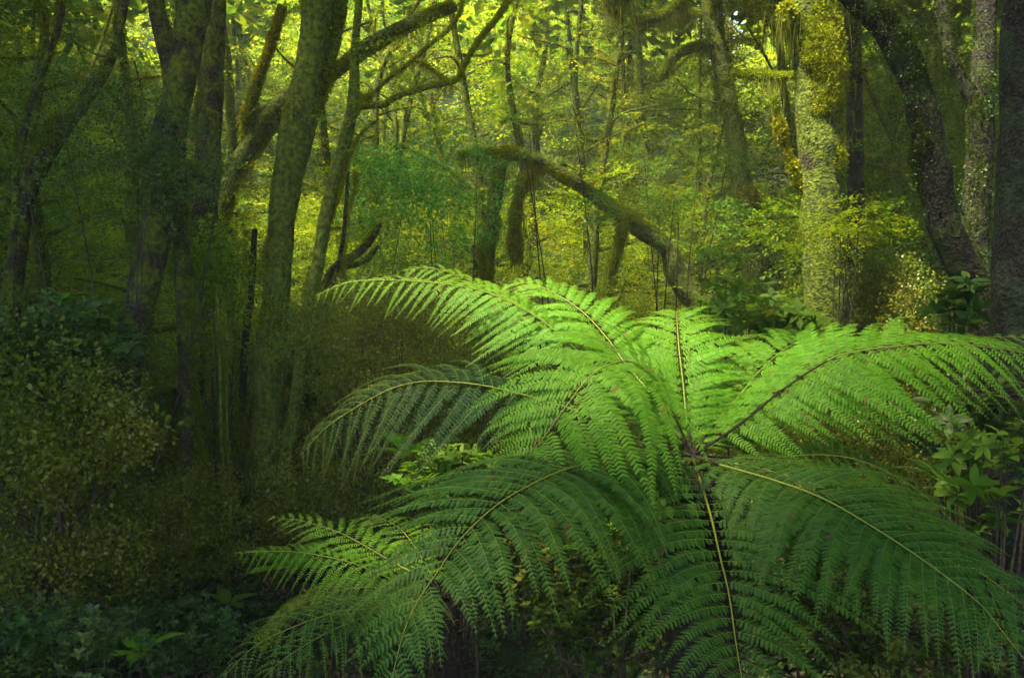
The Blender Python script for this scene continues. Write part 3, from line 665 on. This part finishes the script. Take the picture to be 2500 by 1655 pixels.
# ------------------------------------------------------------------ small ferns on the floor
def small_fern(px, py, Y, size, n, label, seed, mat=M_FERN2, name='ground_fern', elev=.9, drop=.9, group=None, az=None, onfloor=True):
    rng = np.random.default_rng(seed)
    c = P(px, py, Y)
    g = float(ground(c[0], c[1]))
    base = np.array([c[0], c[1], g if onfloor else c[2]])
    root = thing(name, base, label, 'fern', group)
    st = c if onfloor and c[2] > g + .05 else base
    if st[2] > g + .1: mesh_obj('stem', [tube(smooth_path([base, st], 8), np.linspace(.05, .03, 8) * max(.5, size), 8, .2)], M_FTRUNK, root, base)
    for k in range(n):
        a = (az[k] if az else 6.283 * k / n + rng.uniform(-.3, .3)); el = elev + rng.uniform(-.2, .2); L = size * rng.uniform(.8, 1.1)
        u = np.linspace(0, 1, 26)[:, None]
        path = st + L * (np.array([math.cos(a) * math.cos(el), math.sin(a) * math.cos(el), math.sin(el)]) * u + np.array([math.cos(a) * .3, math.sin(a) * .3, -drop]) * u ** 2 * .6)
        T = nrm(np.gradient(path, axis=0)); up = np.array([0, 0, 1.]); N2 = nrm(up - (T @ up)[:, None] * T); S = np.cross(T, N2)
        m = 26; v = np.linspace(.12, 1, m); x = v * 25; i = np.minimum(x.astype(int), 24)
        q = path[i] + (path[i + 1] - path[i]) * (x - i)[:, None]
        pl = L * .17 * np.sin(np.clip(v * 1.05, 0, 1) ** .8 * 3.0 + .12)
        geo = []
        for s in (-1, 1):
            d = nrm(S[i] * s + T[i] * .35 - N2[i] * .15)
            geo.append(scatter(PINNULE, frames(d, N2[i], pl), q))
        fo = mesh_obj('frond', geo, mat, root, base)
        mesh_obj('rachis', [tube(path, np.linspace(.004, .001, 26), 4)], M_RACH, fo, base)
small_fern(715, 1400, 7.6, .62, 9, 'crown fern with upright simple fronds below the young fern\'s edge-on frond', 301, M_FERN)
small_fern(345, 1600, 6.2, .42, 5, 'bright arching fern near the bottom edge at lower left', 302, M_FERN)
small_fern(150, 745, 9.0, .45, 7, 'pale shuttlecock fern perched in the gloom at the left edge', 303, M_FERN)
small_fern(515, 1395, 9.2, .5, 7, 'upright fern tuft right of the slim mossy trunk base', 304, M_FERN)
small_fern(385, 1370, 9.6, .45, 7, 'fern tuft left of the slim mossy trunk base', 305, M_FERN)
small_fern(180, 1660, 5.6, .5, 6, 'dark blue-green fern at the bottom edge of the left corner', 306)
small_fern(300, 1490, 7.0, .4, 6, 'low dull fern on the floor below the yellow-leaved shrub', 307)
small_fern(560, 1480, 7.8, .35, 6, 'small fern on the litter between the slim trunk and the young tree fern', 308, M_FERN)
small_fern(860, 1370, 8.0, .45, 7, 'fern half hidden behind the pale young fronds', 309)
small_fern(2300, 1180, 6.0, .45, 6, 'blue-grey fern beside the mossy stump at right', 310)
small_fern(1010, 1120, 7.5, .6, 7, 'fern rising under the dark left-hand frond of the big tree fern', 311, M_FERN)
small_fern(1480, 1370, 6.0, .6, 7, 'lit fern seen through the gap under the big fern crown', 312, M_FERN)

# ------------------------------------------------------------------ shrubs and saplings
def shrub(name, label, px, py, Y, rx, rz, n, size, tms, mat, seed, stems=5, cat='shrub', group=None, flat=0.0, centre=None, stemr=.012, shell=.5):
    rng = np.random.default_rng(seed)
    c = P(px, py, Y) if centre is None else np.asarray(centre, float)
    g = float(ground(c[0], c[1])); base = np.array([c[0], c[1], g])
    root = thing(name, base, label, cat, group)
    u = nrm(rng.normal(size=(n, 3))) * (rng.uniform(0, 1, (n, 1)) ** shell)
    p = c + u * np.array([rx, rx * .8, rz])
    p += .6 * min(rx, rz) * np.stack([noise(p, 1.4 / max(rx, .3), k) for k in range(3)], -1)
    p = p[p[:, 2] > g + .05]; n = len(p); 
    keep = cull(p, rng); p = p[keep]; n = len(p)
    x = nrm((p - c) * np.array([1, 1, .4]) + rng.normal(size=(n, 3)) * .4 * rx * np.array([1, 1, .5]))
    if tms is ROS: x = nrm(np.stack([np.cos(a := rng.uniform(0, 6.28, n)), np.sin(a), 0 * a], -1))
    Mx = frames(x, np.array([0, 0, 1.]), size * rng.uniform(.65, 1.25, n), rng.normal(size=n) * (.25 + .5 * (1 - flat)))
    geo = multi(tms, Mx, p, rng)
    mesh_obj('foliage', geo, mat, root, base)
    st = []
    for k in range(stems):
        tip = p[rng.integers(0, n)]; mid = base * .4 + tip * .6 + rng.normal(size=3) * .12 * rx; mid[2] = g + (tip[2] - g) * .5
        b0 = base + np.r_[rng.normal(size=2) * .1 * rx, -.05]
        st.append(tube(smooth_path([b0, mid, tip], 16), np.linspace(stemr * 1.6, stemr * .4, 16), 6, .2))
        for j in range(4):
            t2 = p[rng.integers(0, n)]
            if np.linalg.norm(t2 - mid) < rx * 1.4: st.append(tube(smooth_path([mid, (mid + t2) / 2 + rng.normal(size=3) * .08, t2], 10), np.linspace(stemr * .7, stemr * .25, 10), 5))
    mesh_obj('stem', st, M_TWIG, root, base)
    return root

shrub('shrub', 'shrub of small rounded yellow-brown leaves filling the left edge', 95, 1130, 6.6, .95, .75, 620, .14, PUFF, M_LEAFD, 401, 8)
shrub('shrub', 'bushy olive brown shrub before the slim trunk at lower left', 405, 1270, 7.6, .62, .5, 300, .15, PUFF_FINE, M_LEAFD, 402)
shrub('shrub', 'glossy blue-glinting shrub in the shade left of the burled trunk', 255, 400, 8.2, .95, .8, 420, .11, PUFF, M_LEAFB, 403)
shrub('shrub', 'dark low shrub at the left edge under the pale shuttlecock fern', 60, 870, 7.5, .9, .5, 320, .15, ROSC, M_LEAFB, 404)
shrub('shrub', 'turquoise green broadleaf bush in the middle distance left of the arching tree', 1045, 470, 12, 1.5, 1.1, 620, .16, PUFF, M_LEAFT, 405)
shrub('shrub', 'bright glossy sapling in the gap between the dark left frond and the lower left frond', 1100, 1155, 5.6, .36, .16, 90, .10, ROS, M_LEAFG, 406, 4)
shrub('shrub', 'brown-green bush with tiny glinting leaves under the longest left frond', 950, 830, 8.6, 1.05, .62, 720, .15, PUFF_FINE, M_LEAFD, 407, 10)
shrub('shrub', 'olive bush right behind the dark left frond and the front frond', 1250, 860, 8.2, .8, .45, 460, .15, PUFF_FINE, M_LEAFD, 408, 8)
shrub('shrub', 'fresh green shrub between the slim trunk and the tall forked trunk', 545, 700, 10, .75, 1.0, 420, .15, PUFF, M_LEAF, 409)
shrub('shrub', 'bright leaved shrub behind the base of the slender golden trunk', 730, 980, 10.4, .5, .7, 200, .16, ROSC, M_LEAFG, 410)
shrub('shrub', 'tall-stemmed glossy shrub just above the big fern, between the back frond and the twin trunk', 1865, 800, 7.6, .72, .3, 120, .13, ROS, M_LEAFG, 411, 8)
shrub('sapling', 'single thin sapling with sparse glossy leaves above the back frond', 1785, 650, 7.2, .26, .55, 34, .11, ROS, M_LEAFG, 412, 1, cat='sapling')
shrub('sapling', 'flat layered beech sapling reaching across the foot of the twin trunk', 1990, 540, 8.0, .62, .22, 110, .4, SPRAY_FINE, M_LEAF, 413, 4, cat='sapling', flat=.9)
shrub('sapling', 'beech sapling hung with pale leaves above the hazy arch', 1400, 330, 12.5, .9, .35, 130, .5, SPRAY, M_LEAFG, 414, 3, cat='sapling', flat=.9)
shrub('sapling', 'layered pale sapling glowing just left of the hazy leaning trunk', 1690, 370, 12.5, .9, .35, 130, .5, SPRAY, M_LEAFG, 415, 3, cat='sapling', flat=.9)
shrub('sapling', 'lower layered sapling with pale blue-green sprays at centre right', 1600, 520, 11.5, .9, .3, 120, .45, SPRAY, M_LEAFG, 416, 3, cat='sapling', flat=.9)
shrub('shrub', 'dark long-leaved seedling standing before the huge right edge trunk', 2340, 740, 5.4, .16, .22, 16, .12, ROS, M_LEAFB, 417, 2)
shrub('shrub', 'yellow-green rosette shrub at the right edge below the long right frond', 2440, 1180, 4.9, .34, .34, 52, .10, ROS, M_LEAFG, 418, 5)
shrub('shrub', 'dark tangled shrub under the long right frond', 2380, 1020, 5.4, .5, .3, 90, .11, ROS, M_LEAFB, 419, 6)
shrub('shrub', 'brown understorey bush seen right of the fern crown', 2050, 1060, 7.0, .9, .4, 300, .17, PUFF_FINE, M_LEAFD, 420, 8)
shrub('shrub', 'green-brown bush between the twin trunk and the dark leaning trunk', 2190, 720, 9.4, .6, .55, 320, .17, PUFF_FINE, M_LEAFD, 421, 6)
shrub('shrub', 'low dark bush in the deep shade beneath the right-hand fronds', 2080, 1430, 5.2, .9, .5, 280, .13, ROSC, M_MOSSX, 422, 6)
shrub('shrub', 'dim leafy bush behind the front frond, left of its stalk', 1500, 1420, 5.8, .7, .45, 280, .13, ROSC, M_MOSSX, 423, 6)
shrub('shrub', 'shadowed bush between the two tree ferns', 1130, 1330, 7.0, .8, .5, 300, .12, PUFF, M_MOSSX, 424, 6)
shrub('shrub', 'dull shrub at the foot of the tall forked trunk', 760, 1240, 8.8, .7, .5, 300, .16, PUFF_FINE, M_LEAFD, 425, 6)
shrub('shrub', 'bare-stemmed bush below the dark left frond', 850, 1120, 8.0, .7, .5, 240, .15, PUFF_FINE, M_LEAFD, 426, 9)
for i, (px, py, Y, rx, rz, lb) in enumerate([
        (130, 1400, 6.6, .9, .4, 'low bush spreading below the yellow-brown shrub at the left edge'), (60, 1560, 5.4, .7, .3, 'dark leafy bush in the bottom left corner'),
        (300, 1380, 7.4, .7, .3, 'dim bush between the left edge and the slim trunk base'), (420, 1540, 6.6, .6, .2, 'low herbs and seedlings in front of the slim trunk base'),
        (180, 1250, 7.5, .8, .4, 'dull bush at the foot of the burled trunk'), (520, 1250, 9.6, .6, .6, 'dim bush between the slim trunk and the forked trunk base'),
        (340, 1050, 9.8, .6, .8, 'tall dark bush right behind the burled trunk'), (200, 980, 9.5, 1., .6, 'shadowed bush left of the burled trunk at mid height'),
        (560, 1000, 10.5, .7, .9, 'tall bush behind the pair of vine thin stems')]):
    shrub('undergrowth_bush', lb, px, py, Y, rx, rz, 300, .10 if i % 2 else .13, [PUFF, ROSC][i % 2], [M_LEAFD, M_LEAFB][i % 2], 440 + i, 4, group='undergrowth bushes at lower left')

# ------------------------------------------------------------------ forest trees behind and around
def forest_tree(x, y, h, seed, name, label, group, leaf=M_LEAF, nspray=260, size=.5, rtr=.09, low=.12, mosshang=True, spread=1.5, tms=SPRAY):
    rng = np.random.default_rng(seed)
    g = float(ground(x, y)); base = np.array([x, y, g - .1])
    lean = rng.normal(size=2) * .12 * h
    ctrl = [base + np.array([lean[0] * t ** 1.4 + rng.normal() * .12, lean[1] * t + rng.normal() * .12, h * t]) for t in np.linspace(0, 1, 6)]; ctrl[0] = base
    path = smooth_path(ctrl, 60); radii = np.linspace(rtr * 1.25, rtr * .3, 60)
    root = thing(name, base, label, 'tree', group)
    tb = [tube(path, radii, 12, .25, 6)]
    sp, sx, hangs, mos = [], [], [], []
    nl = 13
    for k in range(nl):
        t = low + (1 - low) * (k + rng.uniform(0, .8)) / nl; i = min(58, int(t * 59)); a = k * 2.4 + rng.uniform(-.5, .5)
        L = spread * (1.15 - .6 * t) * rng.uniform(.6, 1.25)
        d = np.array([math.cos(a), math.sin(a), rng.uniform(.1, .7)])
        lp = smooth_path([path[i], path[i] + d * L * .5 + rng.normal(size=3) * .12, path[i] + d * L * np.array([1, 1, .7]) + rng.normal(size=3) * .2], 20)
        tb.append(tube(lp, np.linspace(radii[i] * .45, .012, 20), 6, .3, 8))
        if mosshang: hangs += hang_on(lp, .03, 5, .3, rng)
        mos += moss_on(lp, np.linspace(radii[i] * .45, .02, 20), 60, .06, rng, (0, 0, 1), 1.)
        m = nspray // nl
        j = rng.integers(5, 20, m); q = lp[j] + rng.normal(size=(m, 3)) * np.array([.4, .4, .2]) * L * .5
        sp.append(q); sx.append(nrm(q - path[i]) * np.array([1, 1, .4]) + rng.normal(size=(m, 3)) * .35 * np.array([1, 1, .3]))
    mos += moss_on(path, radii, 500, .07, rng, (0, 0, .5))
    mesh_obj('trunk', tb, M_BARK, root, base, smooth=True)
    mesh_obj('moss', mos + hangs, M_MOSS, root, base)
    p = np.vstack(sp); x_ = np.vstack(sx); kp = cull(p, rng); p, x_ = p[kp], x_[kp]
    geo = multi(tms, frames(x_, np.array([0, 0, 1.]), size * rng.uniform(.6, 1.3, len(p)), rng.normal(size=len(p)) * .3), p, rng)
    if geo: mesh_obj('crown', geo, leaf, root, base)

rng = np.random.default_rng(99)
kinds = [('beech_tree', 'slender moss hung beech in the mist', 'misty beech trees behind the fern', M_LEAF, SPRAY),
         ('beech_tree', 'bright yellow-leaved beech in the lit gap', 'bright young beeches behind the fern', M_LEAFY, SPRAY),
         ('understorey_tree', 'slim green-leaved understorey tree in the mist', 'green understorey trees behind the fern', M_LEAFG, SPRAY_FINE)]
placed = []
tries = 0
while len(placed) < 62 and tries < 4000:
    tries += 1
    y = 10.5 + 15 * rng.uniform() ** .9; x = rng.uniform(-.66, .66) * y
    if y < 15.2 and 430 < 1250 + x / y * FPX < 1930: continue
    if any((x - a) ** 2 + (y - b) ** 2 < 1.45 ** 2 for a, b in placed): continue
    k = rng.choice([0, 0, 1, 1, 2]); i = len(placed); placed.append((x, y))
    if x / y < -.3: k = rng.choice([0, 2])
    h = rng.uniform(4.5, 9.5) if y < 16 else rng.uniform(6, 11)
    n, lb, gp, mt, tm = kinds[k]
    px = 1250 + x / y * FPX
    lb += ', ' + ('at far left' if px < 420 else 'left of the forked trunk' if px < 720 else 'between slender trunk and arch' if px < 1150 else 'around the arching tree' if px < 1650 else 'beside the hazy trunk' if px < 1950 else 'at far right') + (', front row' if y < 15.5 else ', middle row' if y < 19.5 else ', back row')
    forest_tree(x, y, h, 1000 + i, n, lb, gp, mt, int(rng.uniform(340, 480)), .5 if y < 17 else .62, rng.uniform(.05, .12), tms=tm)

for i in range(14):  # extra trees added to darken the left, shade put into their leaf colour
    y = 9.8 + 5.5 * rng.uniform(); x = -rng.uniform(.40, .66) * y
    if any((x - a) ** 2 + (y - b) ** 2 < 1.1 for a, b in placed): continue
    placed.append((x, y))
    forest_tree(x, y, rng.uniform(5, 8.5), 1200 + i, 'dark_beech', 'dim bushy beech crowding the dark left side of the forest', 'dim beeches at the left', M_LEAFB, 420, .5, .07)

# understorey foliage nobody could count, and the wood on the slope behind
def stuff_foliage(name, label, n, fn, size, tms, mat, seed):
    rng = np.random.default_rng(seed)
    p = fn(rng, n); p = p[cull(p, rng)]
    a = rng.uniform(0, 6.28, len(p)); x = np.stack([np.cos(a), np.sin(a), rng.normal(size=len(p)) * .3], -1)
    geo = multi(tms, frames(x, np.array([0, 0, 1.]), size * rng.uniform(.6, 1.4, len(p)), rng.normal(size=len(p)) * .5), p, rng)
    o = mesh_obj(name, geo, mat); o['kind'] = 'stuff'; o['label'] = label
def under(rng, n):
    y = 9.8 + 12 * rng.uniform(size=n) ** 1.1; x = rng.uniform(-.72, .72, n) * y
    h = 2.6 * (.55 + .45 * noise(np.stack([x, y, 0 * x], -1), .9)) * rng.uniform(.02, 1, n) ** .9
    return np.stack([x, y, ground(x, y) + np.maximum(h, .05)], -1)
stuff_foliage('understorey_foliage', 'tangled small-leaved undergrowth filling the forest behind the ferns', 5200, under, .32, PUFF_FINE, M_LEAFD, 501)
def under2(rng, n):
    y = 10.5 + 12 * rng.uniform(size=n); x = rng.uniform(-.7, .7, n) * y
    p = np.stack([x, y, ground(x, y) + 6.5 * rng.uniform(size=n) ** 1.3], -1); px = 1250 + x / y * FPX
    return p[(noise(p * [1, 1, 1.8], 1.8, 1) > -.35) & ~((px > 1000) & (px < 1930) & (y < 15) & (p[:, 2] > 2.4))]
stuff_foliage('understorey_leaves', 'yellow-green beech undergrowth in the middle distance', 12000, under2, .36, SPRAY, M_LEAF, 502)
def mid(rng, n):
    y = rng.uniform(13, 24, n); x = rng.uniform(-.7, .7, n) * y
    h = 10 * (.6 + .4 * noise(np.stack([x, y, 0 * x], -1), .8)) * rng.uniform(0, 1, n) ** .9
    p = np.stack([x, y, ground(x, y) + h], -1)
    return p[(noise(p * [1, 1, 1.8], 1.3, 1) > -.1) & (y > 15)]
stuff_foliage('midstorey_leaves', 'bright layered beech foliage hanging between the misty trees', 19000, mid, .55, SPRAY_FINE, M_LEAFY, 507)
def hill(rng, n):
    y = rng.uniform(23, 44, n); x = rng.uniform(-.8, .8, n) * y
    h = 7 * (.6 + .4 * noise(np.stack([x, y, 0 * x], -1), .5)) * rng.uniform(.0, 1, n) ** .6
    p = np.stack([x, y, ground(x, y) + h], -1)
    return p[(noise(p, .9, 1) > -.45) & (rng.uniform(size=n) > .12 * np.exp(-((x / y - .235) / .06) ** 2))]
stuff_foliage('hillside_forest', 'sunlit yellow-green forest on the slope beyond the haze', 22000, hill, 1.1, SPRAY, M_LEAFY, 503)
def floor_cover(rng, n):
    y = rng.uniform(3.5, 12, n); x = rng.uniform(-.75, .75, n) * (y + 1)
    return np.stack([x, y, ground(x, y) + rng.uniform(0, .22, n)], -1)
stuff_foliage('ground_cover', 'low herbs, seedlings and litter covering the forest floor', 5500, floor_cover, .075, ROSC, M_LEAFB, 504)
def litter(rng, n):
    y = rng.uniform(3.5, 12, n); x = rng.uniform(-.75, .75, n) * (y + 1)
    return np.stack([x, y, ground(x, y) + rng.uniform(0, .05, n)], -1)
M_LIT = leaf_mat('litter', [(.05, .03, .015), (.09, .05, .025), (.04, .03, .02)], .1, rough=.6)
stuff_foliage('leaf_litter', 'brown fallen leaves scattered over the floor', 3000, litter, .16, PUFF, M_LIT, 505)
def around(rng, n):
    # unseen canopy and side walls, added to shade the sides and foreground
    k = n // 5
    a = rng.uniform(0, 6.28, k); r = rng.uniform(9, 17, k)
    w = np.stack([r * np.cos(a), 2 + r * np.sin(a), rng.uniform(0, 13, k)], -1)
    w = w[(w[:, 1] > -3) & (np.abs(w[:, 0]) > .66 * np.abs(w[:, 1]) + 2.5)]
    c = np.stack([rng.uniform(-20, 20, n - k), rng.uniform(-9, 25, n - k), rng.uniform(10, 15, n - k)], -1)
    return np.vstack([w, c])
stuff_foliage('shading_canopy', 'unseen leafy canopy and side walls added to shade the sides and foreground', 15500, around, 1.8, SPRAY_BIG, M_LEAF, 506)

# ------------------------------------------------------------------ the misty air
def haze():
    x0, x1, y0, y1, z0, z1 = -75, 75, -45, 105, -6, 42
    V = np.array([[x, y, z] for x in (x0, x1) for y in (y0, y1) for z in (z0, z1)], float)
    F = np.array([[0, 1, 3, 2], [4, 6, 7, 5], [0, 4, 5, 1], [2, 3, 7, 6], [0, 2, 6, 4], [1, 5, 7, 3]])
    m, nt, N, Lk = new_mat('haze')
    v = N.new('ShaderNodeVolumePrincipled'); v.inputs['Density'].default_value = HAZE
    v.inputs['Color'].default_value = (.95, 1.0, .72, 1); v.inputs['Anisotropy'].default_value = .1
    o = N.new('ShaderNodeOutputMaterial'); Lk.new(v.outputs[0], o.inputs['Volume'])
    ob = mesh_obj('haze', [(V, F)], m); ob['kind'] = 'stuff'; ob['label'] = 'thin sunlit mist between the trees'
if HAZE: haze()
